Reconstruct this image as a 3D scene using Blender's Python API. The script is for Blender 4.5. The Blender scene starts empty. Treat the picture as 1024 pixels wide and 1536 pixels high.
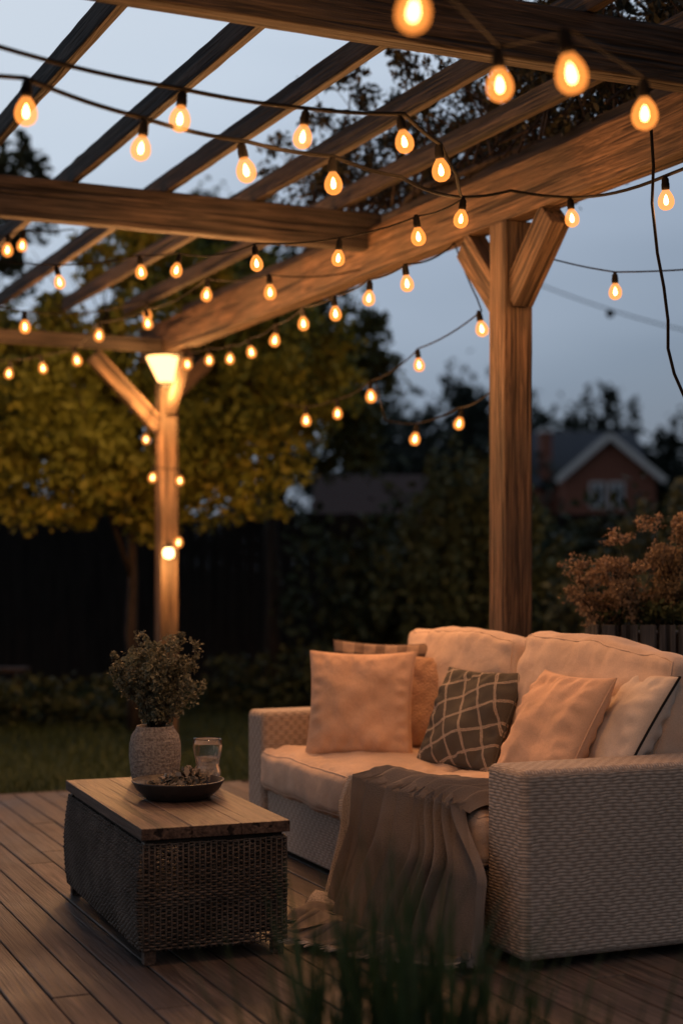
import bpy, bmesh, math, random
import numpy as np
from mathutils import Vector, Matrix, noise, Quaternion
R=math.radians
random.seed(4)
scene=bpy.context.scene
COL=scene.collection

# ------------------------------------------------------------------ helpers
def link(o,parent=None):
    COL.objects.link(o)
    if parent is not None: o.parent=parent
    return o
def empty(name,loc=(0,0,0),rz=0):
    e=bpy.data.objects.new(name,None); e.empty_display_size=.2
    e.location=loc; e.rotation_euler=(0,0,rz); COL.objects.link(e); return e
def mobj(name,verts,faces,mat=None,parent=None,smooth=False,uvs=None,loc=None):
    me=bpy.data.meshes.new(name); me.from_pydata([tuple(v) for v in verts],[],faces); me.update()
    if uvs is not None:
        l=me.uv_layers.new(name="UVMap")
        for lp in me.loops: l.data[lp.index].uv=uvs[lp.vertex_index]
    if smooth: me.polygons.foreach_set("use_smooth",[True]*len(me.polygons))
    o=bpy.data.objects.new(name,me)
    if mat: me.materials.append(mat)
    if loc: o.location=loc
    return link(o,parent)
def box_geo(x0,x1,y0,y1,z0,z1):
    v=[(x0,y0,z0),(x1,y0,z0),(x1,y1,z0),(x0,y1,z0),(x0,y0,z1),(x1,y0,z1),(x1,y1,z1),(x0,y1,z1)]
    f=[(0,3,2,1),(4,5,6,7),(0,1,5,4),(1,2,6,5),(2,3,7,6),(3,0,4,7)]
    return v,f
def boxuv(me):
    l=me.uv_layers.new(name="UVMap") if not me.uv_layers else me.uv_layers[0]
    for p in me.polygons:
        n=p.normal; a=[abs(c) for c in n]; m=a.index(max(a))
        for li in p.loop_indices:
            c=me.vertices[me.loops[li].vertex_index].co
            l.data[li].uv = (c.y,c.z) if m==0 else ((c.x,c.z) if m==1 else (c.y,c.x))
def box(name,x0,x1,y0,y1,z0,z1,mat,parent=None,bev=0.004,seg=2):
    v,f=box_geo(x0,x1,y0,y1,z0,z1)
    o=mobj(name,v,f,mat,parent); boxuv(o.data)
    if bev:
        b=o.modifiers.new("b","BEVEL"); b.width=bev; b.segments=seg; b.limit_method='ANGLE'
    return o
def beam(name,p0,p1,w,h,mat,parent=None,bev=0.006):
    """timber between two points, w wide, h high, local X along its length"""
    p0=Vector(p0);p1=Vector(p1); d=p1-p0; L=d.length
    x=d.normalized(); z=Vector((0,0,1)); y=z.cross(x)
    if y.length<1e-4: y=Vector((.9075,.42,0))
    y.normalize(); z=x.cross(y)
    n=max(2,int(L/.12)); verts=[];faces=[]
    sd=random.random()*50
    for i in range(n+1):
        xx=L*i/n
        wob=.003*noise.noise(Vector((xx*1.3+sd,0,0)))
        for (a,b) in ((-1,-1),(1,-1),(1,1),(-1,1)):
            e=.003*noise.noise(Vector((xx*9+sd,a*3,b*3)))
            verts.append((xx,a*(w/2+e)+wob,b*(h/2+e)))
    for i in range(n):
        for k in range(4):
            a=i*4+k;b=i*4+(k+1)%4
            faces.append((a,b,b+4,a+4))
    faces.append((3,2,1,0)); faces.append(tuple(n*4+k for k in range(4)))
    o=mobj(name,verts,faces,mat,parent)
    o.matrix_world=Matrix(((x.x,y.x,z.x,p0.x),(x.y,y.y,z.y,p0.y),(x.z,y.z,z.z,p0.z),(0,0,0,1)))
    bm=bmesh.new(); bm.from_mesh(o.data); bmesh.ops.recalc_face_normals(bm,faces=bm.faces); bm.to_mesh(o.data); bm.free()
    if bev:
        b=o.modifiers.new("b","BEVEL"); b.width=bev; b.segments=2; b.limit_method='ANGLE'; b.angle_limit=R(50)
    return o
def tube_geo(pts,rad,n=6,closed=False,V=None,F=None):
    V=[] if V is None else V; F=[] if F is None else F
    pts=[Vector(p) for p in pts]; m=len(pts); base=len(V)
    if not hasattr(rad,'__len__'): rad=[rad]*m
    ref=None
    for i,p in enumerate(pts):
        a=pts[(i-1)%m] if (closed or i>0) else p
        b=pts[(i+1)%m] if (closed or i<m-1) else p
        t=(b-a); t=t.normalized() if t.length>1e-9 else Vector((0,0,1))
        if ref is None: ref=Vector((0,0,1)) if abs(t.z)<.9 else Vector((1,0,0))
        s=t.cross(ref)
        if s.length<1e-5: s=t.orthogonal()
        s.normalize(); u=s.cross(t).normalized(); ref=u
        for k in range(n):
            an=2*math.pi*k/n
            V.append(p+(s*math.cos(an)+u*math.sin(an))*rad[i])
    for i in range(m if closed else m-1):
        j=(i+1)%m
        for k in range(n):
            k2=(k+1)%n
            F.append((base+i*n+k,base+i*n+k2,base+j*n+k2,base+j*n+k))
    if not closed:
        F.append(tuple(base+k for k in reversed(range(n))))
        F.append(tuple(base+(m-1)*n+k for k in range(n)))
    return V,F
def lathe_geo(prof,n=40,closed=False):
    V=[];F=[]
    for r,z in prof:
        for k in range(n):
            a=2*math.pi*k/n; V.append((r*math.cos(a),r*math.sin(a),z))
    m=len(prof)
    for i in range(m-1):
        for k in range(n):
            k2=(k+1)%n; F.append((i*n+k,i*n+k2,(i+1)*n+k2,(i+1)*n+k))
    return V,F
def leaves(name,clumps,n,size,mat,seed=0,parent=None,sub=40,sig=.22,up=0.0):
    rg=np.random.default_rng(seed)
    cl=np.array([c[:6] for c in clumps],float); w=np.array([c[6] if len(c)>6 else c[3]*c[4]*c[5] for c in clumps],float)
    w/=w.sum()
    sc=[];sr=[]
    for c in cl:
        d=rg.normal(size=(sub,3)); d/=np.linalg.norm(d,axis=1)[:,None]
        r=rg.random((sub,1))**.42
        sc.append(c[:3]+d*r*c[3:6]); sr.append(np.repeat(c[None,3:6],sub,0)*(sig*(.5+rg.random((sub,1)))))
    ci=rg.choice(len(cl),n,p=w); si=rg.integers(0,sub,n)
    sc=np.array(sc); sr=np.array(sr)
    d=rg.normal(size=(n,3)); d/=np.linalg.norm(d,axis=1)[:,None]
    P=sc[ci,si]+d*(rg.random((n,1))**.5)*sr[ci,si]*1.3
    a=rg.normal(size=(n,3)); a/=np.linalg.norm(a,axis=1)[:,None]
    b=rg.normal(size=(n,3)); b[:,2]*=.6; b-= (a*b).sum(1)[:,None]*a; b/=np.linalg.norm(b,axis=1)[:,None]
    s=size*(.55+.9*rg.random((n,1)))
    nn=np.cross(a,b)*s*.12
    vs=np.stack([P-a*s*.5,P+b*s*.27+nn,P+a*s*.5,P-b*s*.27+nn],1).reshape(-1,3)
    me=bpy.data.meshes.new(name)
    me.vertices.add(4*n); me.vertices.foreach_set("co",vs.ravel())
    me.loops.add(4*n); me.loops.foreach_set("vertex_index",np.arange(4*n))
    me.polygons.add(n); me.polygons.foreach_set("loop_start",np.arange(0,4*n,4)); me.polygons.foreach_set("loop_total",np.full(n,4))
    me.update(calc_edges=True); me.materials.append(mat)
    o=bpy.data.objects.new(name,me); return link(o,parent)

# ------------------------------------------------------------------ materials
class M:
    def __init__(s,name,rough=.7,spec=.3):
        s.m=bpy.data.materials.new(name); s.m.use_nodes=True
        s.t=s.m.node_tree; s.n=s.t.nodes; s.l=s.t.links
        s.b=s.n["Principled BSDF"]; s.b.inputs["Roughness"].default_value=rough
        s.b.inputs["Specular IOR Level"].default_value=spec
    def node(s,t,**k):
        nd=s.n.new(t)
        for a,b in k.items():
            if a in nd.inputs.keys(): nd.inputs[a].default_value=b
            else: setattr(nd,a,b)
        return nd
    def coord(s,kind="Object",scale=(1,1,1)):
        tc=s.n.new("ShaderNodeTexCoord"); mp=s.n.new("ShaderNodeMapping"); mp.inputs["Scale"].default_value=scale
        s.l.new(tc.outputs[kind],mp.inputs[0]); return mp.outputs[0]
    def noise(s,vec,scale,detail=5,rough=.6,dist=0):
        nd=s.node("ShaderNodeTexNoise"); nd.inputs["Scale"].default_value=scale; nd.inputs["Detail"].default_value=min(detail,3)
        nd.inputs["Roughness"].default_value=rough; nd.inputs["Distortion"].default_value=dist
        if vec is not None: s.l.new(vec,nd.inputs["Vector"])
        return nd.outputs["Fac"]
    def ramp(s,fac,stops):
        r=s.n.new("ShaderNodeValToRGB"); e=r.color_ramp.elements
        while len(e)<len(stops): e.new(.5)
        for i,(p,c) in enumerate(stops): e[i].position=p; e[i].color=(*c,1) if len(c)==3 else c
        s.l.new(fac,r.inputs[0]); return r.outputs[0]
    def mix(s,fac,a,b,mode='MIX'):
        x=s.n.new("ShaderNodeMix"); x.data_type='RGBA'; x.blend_type=mode
        for i,v in ((0,fac),(6,a),(7,b)):
            if hasattr(v,"is_linked") or hasattr(v,"links"): s.l.new(v,x.inputs[i])
            else: x.inputs[i].default_value=v if i==0 else (*v,1)
        return x.outputs[2]
    def math(s,op,a,b=None):
        x=s.n.new("ShaderNodeMath"); x.operation=op
        for i,v in ((0,a),(1,b)):
            if v is None: continue
            if hasattr(v,"links"): s.l.new(v,x.inputs[i])
            else: x.inputs[i].default_value=v
        return x.outputs[0]
    def color(s,c):
        if hasattr(c,"links"): s.l.new(c,s.b.inputs["Base Color"])
        else: s.b.inputs["Base Color"].default_value=(*c,1)
    def bump(s,h,dist=.01,strength=1,prev=None):
        b=s.n.new("ShaderNodeBump"); b.inputs["Distance"].default_value=dist; b.inputs["Strength"].default_value=strength
        s.l.new(h,b.inputs["Height"])
        if prev is not None: s.l.new(prev,b.inputs["Normal"])
        s.l.new(b.outputs[0],s.b.inputs["Normal"]); return b.outputs[0]

def wood(name,dark,light,scale=1,axis=0,rough=.75,bump=.004,grey=None):
    m=M(name,rough,.2)
    sc=[15,15,15]; sc[axis]=1.0
    v=m.coord("Object",tuple(c*scale for c in sc))
    f=m.noise(v,1.6,3,.72,1.6)
    g=m.noise(m.coord("Object",(1.5,1.5,1.5)),1.3,2)
    sc2=[90,90,90]; sc2[axis]=2.5
    h=m.noise(m.coord("Object",tuple(sc2)),1.0,3,.7)
    sc3=[26,26,26]; sc3[axis]=.55
    ck=m.ramp(m.noise(m.coord("Object",tuple(sc3)),1.1,2,.5),[(.58,(1,1,1)),(.64,(.08,.08,.08))])
    c=m.ramp(f,[(.38,dark),(.62,light)])
    if grey: c=m.mix(m.ramp(g,[(.4,(0,0,0)),(.65,(.7,.7,.7))]),c,grey)
    c=m.mix(m.math('MULTIPLY',g,.6),c,tuple(x*.45 for x in dark))
    c=m.mix(.65,c,m.ramp(h,[(.38,(.15,.15,.15)),(.6,(1,1,1))]),'MULTIPLY')
    c=m.mix(.85,c,ck,'MULTIPLY')
    m.color(c)
    hh=m.math('ADD',m.math('ADD',f,m.math('MULTIPLY',h,.45)),m.math('MULTIPLY',ck,.7)); m.bump(hh,bump*1.6)
    return m.m
def leafmat(name,c1,c2,c3=None,trans=.35):
    m=M(name,.6,.2)
    g=m.n.new("ShaderNodeNewGeometry")
    c=m.mix(g.outputs["Random Per Island"],c1,c2)
    if c3:
        v=m.coord("Object",(1,1,1)); nz=m.noise(v,.9,1)
        c=m.mix(m.ramp(nz,[(.42,(0,0,0)),(.6,(1,1,1))]),c,c3)
    m.color(c)
    if trans>0:
        tr=m.n.new("ShaderNodeBsdfTranslucent"); m.l.new(c,tr.inputs[0])
        mx=m.n.new("ShaderNodeMixShader"); mx.inputs[0].default_value=trans
        m.l.new(m.b.outputs[0],mx.inputs[1]); m.l.new(tr.outputs[0],mx.inputs[2])
        m.l.new(mx.outputs[0],m.n["Material Output"].inputs[0])
    return m.m
def cloth(name,col,weave=900,dist=.0012,wr=.006,var=.12,sheen=0):
    m=M(name,.9,.15)
    v=m.coord("Object"); n1=m.noise(v,5,2); n2=m.noise(v,weave*.35,1); n3=m.noise(v,6,3,.5,.25)
    c=m.mix(m.ramp(n1,[(.3,(0,0,0)),(.75,(1,1,1))]),tuple(x*(1-var) for x in col),tuple(min(1,x*(1+var)) for x in col))
    c=m.mix(.35,c,m.ramp(n2,[(.3,(.55,.55,.55)),(.65,(1,1,1))]),'MULTIPLY')
    m.color(c); a=m.bump(n3,wr*4,.8); m.bump(n2,dist*2,1,a)
    return m.m

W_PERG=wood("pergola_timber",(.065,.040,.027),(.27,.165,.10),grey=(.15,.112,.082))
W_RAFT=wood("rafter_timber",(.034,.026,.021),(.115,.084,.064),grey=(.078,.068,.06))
W_TOP=wood("table_top_wood",(.10,.062,.044),(.21,.135,.095),axis=1,rough=.5,bump=.002)
W_DARK=wood("dark_wood",(.03,.02,.015),(.08,.055,.04))
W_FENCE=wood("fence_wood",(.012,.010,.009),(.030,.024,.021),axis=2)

def wickermat(name,a,b):
    m=M(name,.8,.2)
    tc=m.n.new("ShaderNodeTexCoord")
    nz=m.n.new("ShaderNodeTexNoise"); nz.inputs["Scale"].default_value=13; nz.inputs["Detail"].default_value=2; m.l.new(tc.outputs["UV"],nz.inputs["Vector"])
    ad=m.n.new("ShaderNodeVectorMath"); ad.operation='MULTIPLY_ADD'; m.l.new(nz.outputs["Color"],ad.inputs[0])
    ad.inputs[1].default_value=(.03,.016,0); m.l.new(tc.outputs["UV"],ad.inputs[2])
    sp=m.n.new("ShaderNodeSeparateXYZ"); m.l.new(ad.outputs[0],sp.inputs[0])
    rowf=m.math('MULTIPLY',sp.outputs[1],1/.0110); fr=m.math('FRACT',rowf)
    prof=m.math('SINE',m.math('MULTIPLY',fr,math.pi))
    row2=m.math('FLOOR',m.math('MULTIPLY',rowf,.5))
    ph=m.math('ADD',m.math('MULTIPLY',sp.outputs[0],math.pi/.024),m.math('MULTIPLY',row2,math.pi))
    und=m.math('ADD',m.math('MULTIPLY',m.math('SINE',ph),.5),.5)
    hgt=m.math('MULTIPLY',m.math('POWER',prof,.6),m.math('ADD',m.math('MULTIPLY',und,.65),.35))
    fine=m.noise(m.coord("UV",(60,500,1)),1,1)
    big=m.noise(m.coord("Object"),2.3,3)
    c=m.mix(m.ramp(hgt,[(.10,(0,0,0)),(.6,(1,1,1))]),a,b)
    c=m.mix(.4,c,m.ramp(fine,[(.3,(.6,.6,.6)),(.65,(1,1,1))]),'MULTIPLY')
    c=m.mix(.5,c,m.ramp(big,[(.3,(.6,.6,.6)),(.7,(1,1,1))]),'MULTIPLY')
    m.color(c)
    m.bump(m.math('ADD',hgt,m.math('MULTIPLY',fine,.25)),.0042,.75)
    return m.m
WICK=wickermat("cream_wicker",(.28,.22,.175),(.56,.46,.375))

# ------------------------------------------------------------------ camera, world
cam_d=bpy.data.cameras.new("camera"); cam=bpy.data.objects.new("camera",cam_d); COL.objects.link(cam)
cam.location=(0,0,1.3); cam.rotation_euler=(R(90),0,0)
cam_d.sensor_fit='VERTICAL'; cam_d.sensor_height=36; cam_d.lens=55.1; cam_d.shift_y=.0534
cam_d.clip_end=2000; cam_d.clip_start=.05
cam_d.dof.use_dof=True; cam_d.dof.focus_distance=5.7; cam_d.dof.aperture_fstop=1.4; cam_d.dof.aperture_blades=0
scene.camera=cam
w=bpy.data.worlds.new("World"); scene.world=w; w.use_nodes=True
nt=w.node_tree; bg=nt.nodes["Background"]; N=nt.nodes; LK=nt.links
sky=N.new("ShaderNodeTexSky"); sky.sky_type='NISHITA'; sky.sun_disc=False
sky.sun_elevation=R(2); sky.sun_rotation=R(-125); sky.altitude=100; sky.air_density=1.3; sky.dust_density=1.0; sky.ozone_density=3
tc=N.new("ShaderNodeTexCoord"); sp=N.new("ShaderNodeSeparateXYZ"); LK.new(tc.outputs["Generated"],sp.inputs[0])
ma=N.new("ShaderNodeMath"); ma.operation='MULTIPLY_ADD'; LK.new(sp.outputs[0],ma.inputs[0]); ma.inputs[1].default_value=-.38; LK.new(sp.outputs[2],ma.inputs[2])
mp=N.new("ShaderNodeMapping"); mp.inputs["Scale"].default_value=(1.2,1.2,5); LK.new(tc.outputs["Generated"],mp.inputs[0])
nz=N.new("ShaderNodeTexNoise"); nz.inputs["Scale"].default_value=2.2; nz.inputs["Detail"].default_value=3; LK.new(mp.outputs[0],nz.inputs["Vector"])
mb=N.new("ShaderNodeMath"); mb.operation='MULTIPLY_ADD'; LK.new(nz.outputs["Fac"],mb.inputs[0]); mb.inputs[1].default_value=.14; LK.new(ma.outputs[0],mb.inputs[2])
rp=N.new("ShaderNodeValToRGB"); e=rp.color_ramp.elements
for _ in range(4): e.new(.5)
for i,(p,c) in enumerate(((.0,(.19,.22,.27)),(.13,(.25,.31,.40)),(.26,(.42,.50,.62)),(.38,(.62,.71,.82)),(.52,(.72,.79,.87)),(.80,(.14,.18,.26)))): e[i].position=p; e[i].color=(*c,1)
LK.new(mb.outputs[0],rp.inputs[0])
sc_=N.new("ShaderNodeMix"); sc_.data_type='RGBA'; sc_.blend_type='MULTIPLY'; sc_.inputs[0].default_value=1; LK.new(sky.outputs[0],sc_.inputs[6]); sc_.inputs[7].default_value=(.22,.25,.34,1)
mxw=N.new("ShaderNodeMix"); mxw.data_type='RGBA'; mxw.inputs[0].default_value=.9; LK.new(sc_.outputs[2],mxw.inputs[6]); LK.new(rp.outputs[0],mxw.inputs[7])
mr=N.new("ShaderNodeMapRange"); mr.inputs[1].default_value=-.5; mr.inputs[2].default_value=.6; mr.inputs[3].default_value=.42; mr.inputs[4].default_value=1.0; LK.new(sp.outputs[1],mr.inputs[0])
vm=N.new("ShaderNodeVectorMath"); vm.operation='SCALE'; LK.new(mxw.outputs[2],vm.inputs[0]); LK.new(mr.outputs[0],vm.inputs["Scale"])
LK.new(vm.outputs[0],bg.inputs[0]); bg.inputs[1].default_value=1.0
sd=bpy.data.lights.new("sun","SUN"); sd.energy=.05; sd.angle=R(12); sd.color=(1,.8,.65)
so=bpy.data.objects.new("sun",sd); COL.objects.link(so)
so.rotation_euler=Vector((math.sin(R(-125)),math.cos(R(-125)),math.sin(R(4)))).to_track_quat('Z','Y').to_euler()
scene.view_settings.view_transform='Standard'; scene.view_settings.look='None'; scene.view_settings.exposure=0

# ------------------------------------------------------------------ ground, lawn
m=M("lawn_ground",.95,.1); v=m.coord("Object"); n1=m.noise(v,.5,3); n2=m.noise(v,30,3)
c=m.ramp(n1,[(.3,(.016,.026,.008)),(.7,(.034,.048,.014))]); c=m.mix(.6,c,m.ramp(n2,[(.3,(.4,.4,.4)),(.7,(1,1,1))]),'MULTIPLY'); m.color(c); m.bump(n2,.05)
GZ=-.14
mobj("ground",[(-600,-300,GZ),(600,-300,GZ),(600,900,GZ),(-600,900,GZ)],[(0,1,2,3)],m.m)
rg=np.random.default_rng(3); n=26000
px=rg.uniform(-4.5,3.5,n); py=8.6+rg.random(n)**1.4*9
h=rg.uniform(.04,.10,n); an=rg.uniform(0,6.28,n); ww=.006
V=np.zeros((n,3,3)); V[:,0]=np.stack([px-ww*np.cos(an),py-ww*np.sin(an),np.full(n,GZ)],1); V[:,1]=np.stack([px+ww*np.cos(an),py+ww*np.sin(an),np.full(n,GZ)],1)
V[:,2]=np.stack([px+rg.normal(0,.03,n),py+rg.normal(0,.03,n),GZ+h],1)
me=bpy.data.meshes.new("lawn_grass"); me.vertices.add(3*n); me.vertices.foreach_set("co",V.ravel()); me.loops.add(3*n); me.loops.foreach_set("vertex_index",np.arange(3*n))
me.polygons.add(n); me.polygons.foreach_set("loop_start",np.arange(0,3*n,3)); me.polygons.foreach_set("loop_total",np.full(n,3)); me.update(calc_edges=True)
me.materials.append(leafmat("grass_blades",(.020,.034,.010),(.042,.058,.018),trans=0)); link(bpy.data.objects.new("lawn_grass",me))

# ------------------------------------------------------------------ deck (local x = across boards, y = along)
ANG=math.atan2(.394,.919); ORG=(0.58,5.01,0)
V=[];F=[]; pitch=.125; x=-5.2; i=0
rr=random.Random(2)
while x<5:
    y=-1.9+rr.uniform(-2.5,0)
    while y<4.6:
        y1=min(4.6,y+rr.choice([3.0,3.6,4.2]))
        yy0=max(y,-1.9)
        if y1-yy0>.2:
            dz=rr.uniform(-.002,.0015)
            v,f=box_geo(x+.0032,x+pitch-.0032,yy0+.0015,y1-.0015,-.03+dz,dz)
            b=len(V); V+=v; F+=[tuple(q+b for q in ff) for ff in f]
        y=y1
    x+=pitch; i+=1
m=M("deck_boards",.7,.3)
tc=m.n.new("ShaderNodeTexCoord"); sp=m.n.new("ShaderNodeSeparateXYZ"); m.l.new(tc.outputs["Object"],sp.inputs[0])
g=m.n.new("ShaderNodeNewGeometry"); rnd=g.outputs["Random Per Island"]
cb=m.n.new("ShaderNodeCombineXYZ"); m.l.new(m.math('MULTIPLY',sp.outputs[0],26),cb.inputs[0]); m.l.new(m.math('MULTIPLY',sp.outputs[1],1.1),cb.inputs[1]); m.l.new(m.math('MULTIPLY',rnd,57),cb.inputs[2])
gr=m.noise(cb.outputs[0],1.3,3,.75,.9)
cb2=m.n.new("ShaderNodeCombineXYZ"); m.l.new(m.math('MULTIPLY',sp.outputs[0],170),cb2.inputs[0]); m.l.new(m.math('MULTIPLY',sp.outputs[1],3),cb2.inputs[1]); m.l.new(m.math('MULTIPLY',rnd,57),cb2.inputs[2])
fn=m.noise(cb2.outputs[0],1,2)
c=m.ramp(gr,[(.34,(.055,.040,.032)),(.66,(.20,.148,.118))]); c=m.mix(m.math('MULTIPLY',rnd,.65),c,(.05,.038,.032))
bl=m.noise(m.coord("Object"),1.7,3); c=m.mix(.6,c,m.ramp(bl,[(.35,(.42,.42,.42)),(.65,(1,1,1))]),'MULTIPLY')
c=m.mix(.5,c,m.ramp(fn,[(.35,(.4,.4,.4)),(.6,(1,1,1))]),'MULTIPLY')
m.color(c); m.bump(m.math('ADD',gr,m.math('MULTIPLY',fn,.5)),.005)
m.l.new(m.ramp(bl,[(.3,(.45,.45,.45)),(.7,(.72,.72,.72))]),m.b.inputs["Roughness"])
D=empty("wooden_deck",ORG,ANG)
o=mobj("deck_boards",V,F,m.m,D); b=o.modifiers.new("b","BEVEL"); b.width=.004; b.segments=2
box("fascia_board",-5.2,5,4.604,4.64,GZ-.02,-.001,W_DARK,D)
box("substructure",-5.15,4.95,-1.85,4.58,GZ,-.04,W_DARK,D,bev=0)

# ------------------------------------------------------------------ pergola
PG=empty("pergola")
PORG=Vector((1.35,6.2,0)); Wd=Vector((-.42,.9075,0)).normalized(); Pd=Vector((.9075,.42,0)).normalized()
def P(t,s=0,z=0): return PORG+Wd*t+Pd*s+Vector((0,0,z))
beam("main_beam",P(-5,0,3.045),P(6.9,0,3.045),.11,.25,W_PERG,PG)
T2=2.79; T1=-.36
for nm,t in (("cross_beam_front",T1),("cross_beam_middle",T2)):
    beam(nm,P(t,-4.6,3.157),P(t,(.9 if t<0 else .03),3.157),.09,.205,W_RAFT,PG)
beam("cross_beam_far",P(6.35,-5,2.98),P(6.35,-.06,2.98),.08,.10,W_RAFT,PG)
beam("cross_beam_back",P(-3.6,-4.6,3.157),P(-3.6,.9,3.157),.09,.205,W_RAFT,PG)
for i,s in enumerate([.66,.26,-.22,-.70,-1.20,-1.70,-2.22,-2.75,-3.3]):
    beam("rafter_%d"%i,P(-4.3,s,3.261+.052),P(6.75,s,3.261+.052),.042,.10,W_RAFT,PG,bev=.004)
def post(nm,t,s,w,z0,z1):
    c=P(t,s,0); o=beam(nm,(c.x,c.y,z0),(c.x,c.y,z1),w,w,W_PERG,PG,bev=.008); return o
post("post_near",1.317,0,.15,0,2.918)
post("post_far",6.4,0,.14,GZ,2.918)
post("post_back",-4.2,0,.15,0,2.918)
post("post_corner",-3.6,-4.5,.15,GZ,3.05); post("post_side",6.35,-4.6,.14,GZ,2.92)
def brace(nm,t,dirv,L,w=.13,th=.09,z1=2.92,off=.06):
    c=P(t,0,0); a=c+dirv*off+Vector((0,0,z1-L)); b=c+dirv*(L+off)+Vector((0,0,z1))
    d=(b-a).normalized(); b2=b-d*.045; a2=a
    beam(nm,a2,b2,th,w,W_PERG,PG)
brace("brace_near_a",1.317,-Wd,.36,.15,.10); brace("brace_near_b",1.317,Wd,.36,.15,.10)
brace("brace_far_a",6.4,-Pd,.55,.12,.08); brace("brace_far_b",6.4,-Wd,.42,.12,.08); brace("brace_far_c",6.4,Pd,.30,.11,.07)

# ------------------------------------------------------------------ lights
def emis(name,col,st):
    m=bpy.data.materials.new(name); m.use_nodes=True; n=m.node_tree.nodes; n.clear()
    e=n.new("ShaderNodeEmission"); e.inputs[0].default_value=(*col,1); e.inputs[1].default_value=st
    o=n.new("ShaderNodeOutputMaterial"); m.node_tree.links.new(e.outputs[0],o.inputs[0])
    m.cycles.emission_sampling='NONE'; return m
CORE=emis("filament_glow",(1,.56,.20),24)
m=bpy.data.materials.new("bulb_glass"); m.use_nodes=True; n=m.node_tree.nodes; L=m.node_tree.links; n.clear()
tr=n.new("ShaderNodeBsdfTransparent"); tr.inputs[0].default_value=(1,.88,.70,1)
e=n.new("ShaderNodeEmission"); e.inputs[0].default_value=(1,.31,.06,1); e.inputs[1].default_value=2.1
lw=n.new("ShaderNodeLayerWeight"); lw.inputs[0].default_value=.35
rp=n.new("ShaderNodeValToRGB"); rp.color_ramp.elements[0].position=0; rp.color_ramp.elements[0].color=(.36,.36,.36,1); rp.color_ramp.elements[1].position=.9; rp.color_ramp.elements[1].color=(.55,.55,.55,1)
mx=n.new("ShaderNodeMixShader")
ou=n.new("ShaderNodeOutputMaterial")
L.new(lw.outputs["Facing"],rp.inputs[0]); L.new(rp.outputs[0],mx.inputs[0]); L.new(tr.outputs[0],mx.inputs[1]); L.new(e.outputs[0],mx.inputs[2])
L.new(mx.outputs[0],ou.inputs[0]); m.cycles.emission_sampling='NONE'
BGL=m
m=M("black_rubber",.95,.05); m.color((.010,.009,.008)); BLK=m.m
v,f=lathe_geo([(.012,.040),(.013,.034),(.020,.024),(.027,.011),(.0305,-.003),(.0295,-.018),(.023,-.030),(.012,-.0375),(.0005,-.039)],20)
gm=bpy.data.meshes.new("bulb_glass"); gm.from_pydata(v,[],f); gm.materials.append(BGL); gm.polygons.foreach_set("use_smooth",[True]*len(f))
v,f=lathe_geo([(.0005,.020),(.005,.012),(.0085,0),(.009,-.010),(.0055,-.018),(.0005,-.020)],12)
cm=bpy.data.meshes.new("filament"); cm.from_pydata(v,[],f); cm.materials.append(CORE); cm.polygons.foreach_set("use_smooth",[True]*len(f))
v,f=lathe_geo([(.0005,.088),(.007,.088),(.009,.081),(.0135,.076),(.0145,.060),(.0155,.058),(.0155,.040),(.0135,.036),(.0005,.036)],16)
sm=bpy.data.meshes.new("bulb_socket"); sm.from_pydata(v,[],f); sm.materials.append(BLK); sm.polygons.foreach_set("use_smooth",[True]*len(f))
PW=9.5
def string(pts,sag=.03,r=.004,name="string_lights",power=PW,scale=1.0):
    """pts: (x,y,z,flag) flag 1 = bulb (glass centre), 0 = plain wire point"""
    E=empty(name); wp=[]
    for p in pts:
        x,y,z,fl=p
        if fl:
            q=Vector((x,y,z)); tl=(random.uniform(-.2,.2),random.uniform(-.2,.2),random.uniform(0,6)); s_=scale*random.uniform(.93,1.05)
            for me,nm in ((gm,"bulb_glass"),(cm,"filament"),(sm,"socket")):
                o=bpy.data.objects.new(nm,me); o.location=q; o.rotation_euler=tl; o.scale=(s_,)*3; link(o,E)
            ld=bpy.data.lights.new("bulb_light","POINT"); ld.energy=power; ld.color=(1,.49,.20); ld.shadow_soft_size=.02
            lo=bpy.data.objects.new("bulb_light",ld); lo.location=q-Vector((0,0,.028)); link(lo,E)
            wp.append(q+Vector((0,0,.086*scale)))
        else: wp.append(Vector((x,y,z)))
    pl=[]
    for a,b in zip(wp[:-1],wp[1:]):
        d=(b-a).length
        for k in range(8):
            t=k/8; q=a.lerp(b,t); q.z-=sag*d*4*t*(1-t); pl.append(q)
    pl.append(wp[-1])
    V,F=tube_geo(pl,r,6); mobj("cable",V,F,BLK,E,smooth=True)
    return E
string([(-1.75,3.75,2.80,0),(-.893,4.1,2.66,0),(-.463,4.5,2.587,1),(-.116,4.7,2.590,1),(.196,4.9,2.630,1),(.336,5.3,2.642,1),(.42,5.75,2.74,0),(.472,6.2,2.763,0)],.015,.0065)
string([(-1.5,3.9,2.62,0),(-.824,4.1,2.492,1),(-.562,4.4,2.476,1),(-.286,4.7,2.49,1),(-.026,5.0,2.524,1),(.202,5.4,2.645,0),(.472,6.2,2.677,1),(.70,6.5,2.86,0),(.969,6.6,2.769,1),(1.158,5.6,2.611,1),(1.5,4.7,2.75,0)],.02,.0065)
string([(-.25,2.4,2.42,0),(.124,2.7,2.259,1),(.363,3.6,2.408,1),(.468,3.2,2.308,1),(.734,3.8,2.40,1),(1.1,4.5,2.75,0)],.0,.003,power=8)
string([(.472,6.25,2.76,0),(.323,6.6,2.691,1),(-.014,6.8,2.64,1),(-.368,6.8,2.617,1),(-.820,7.8,2.777,1),(-1.021,8.0,2.805,1),(-1.437,8.0,2.754,1),(-2.1,8.1,2.95,0)],.03)
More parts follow.
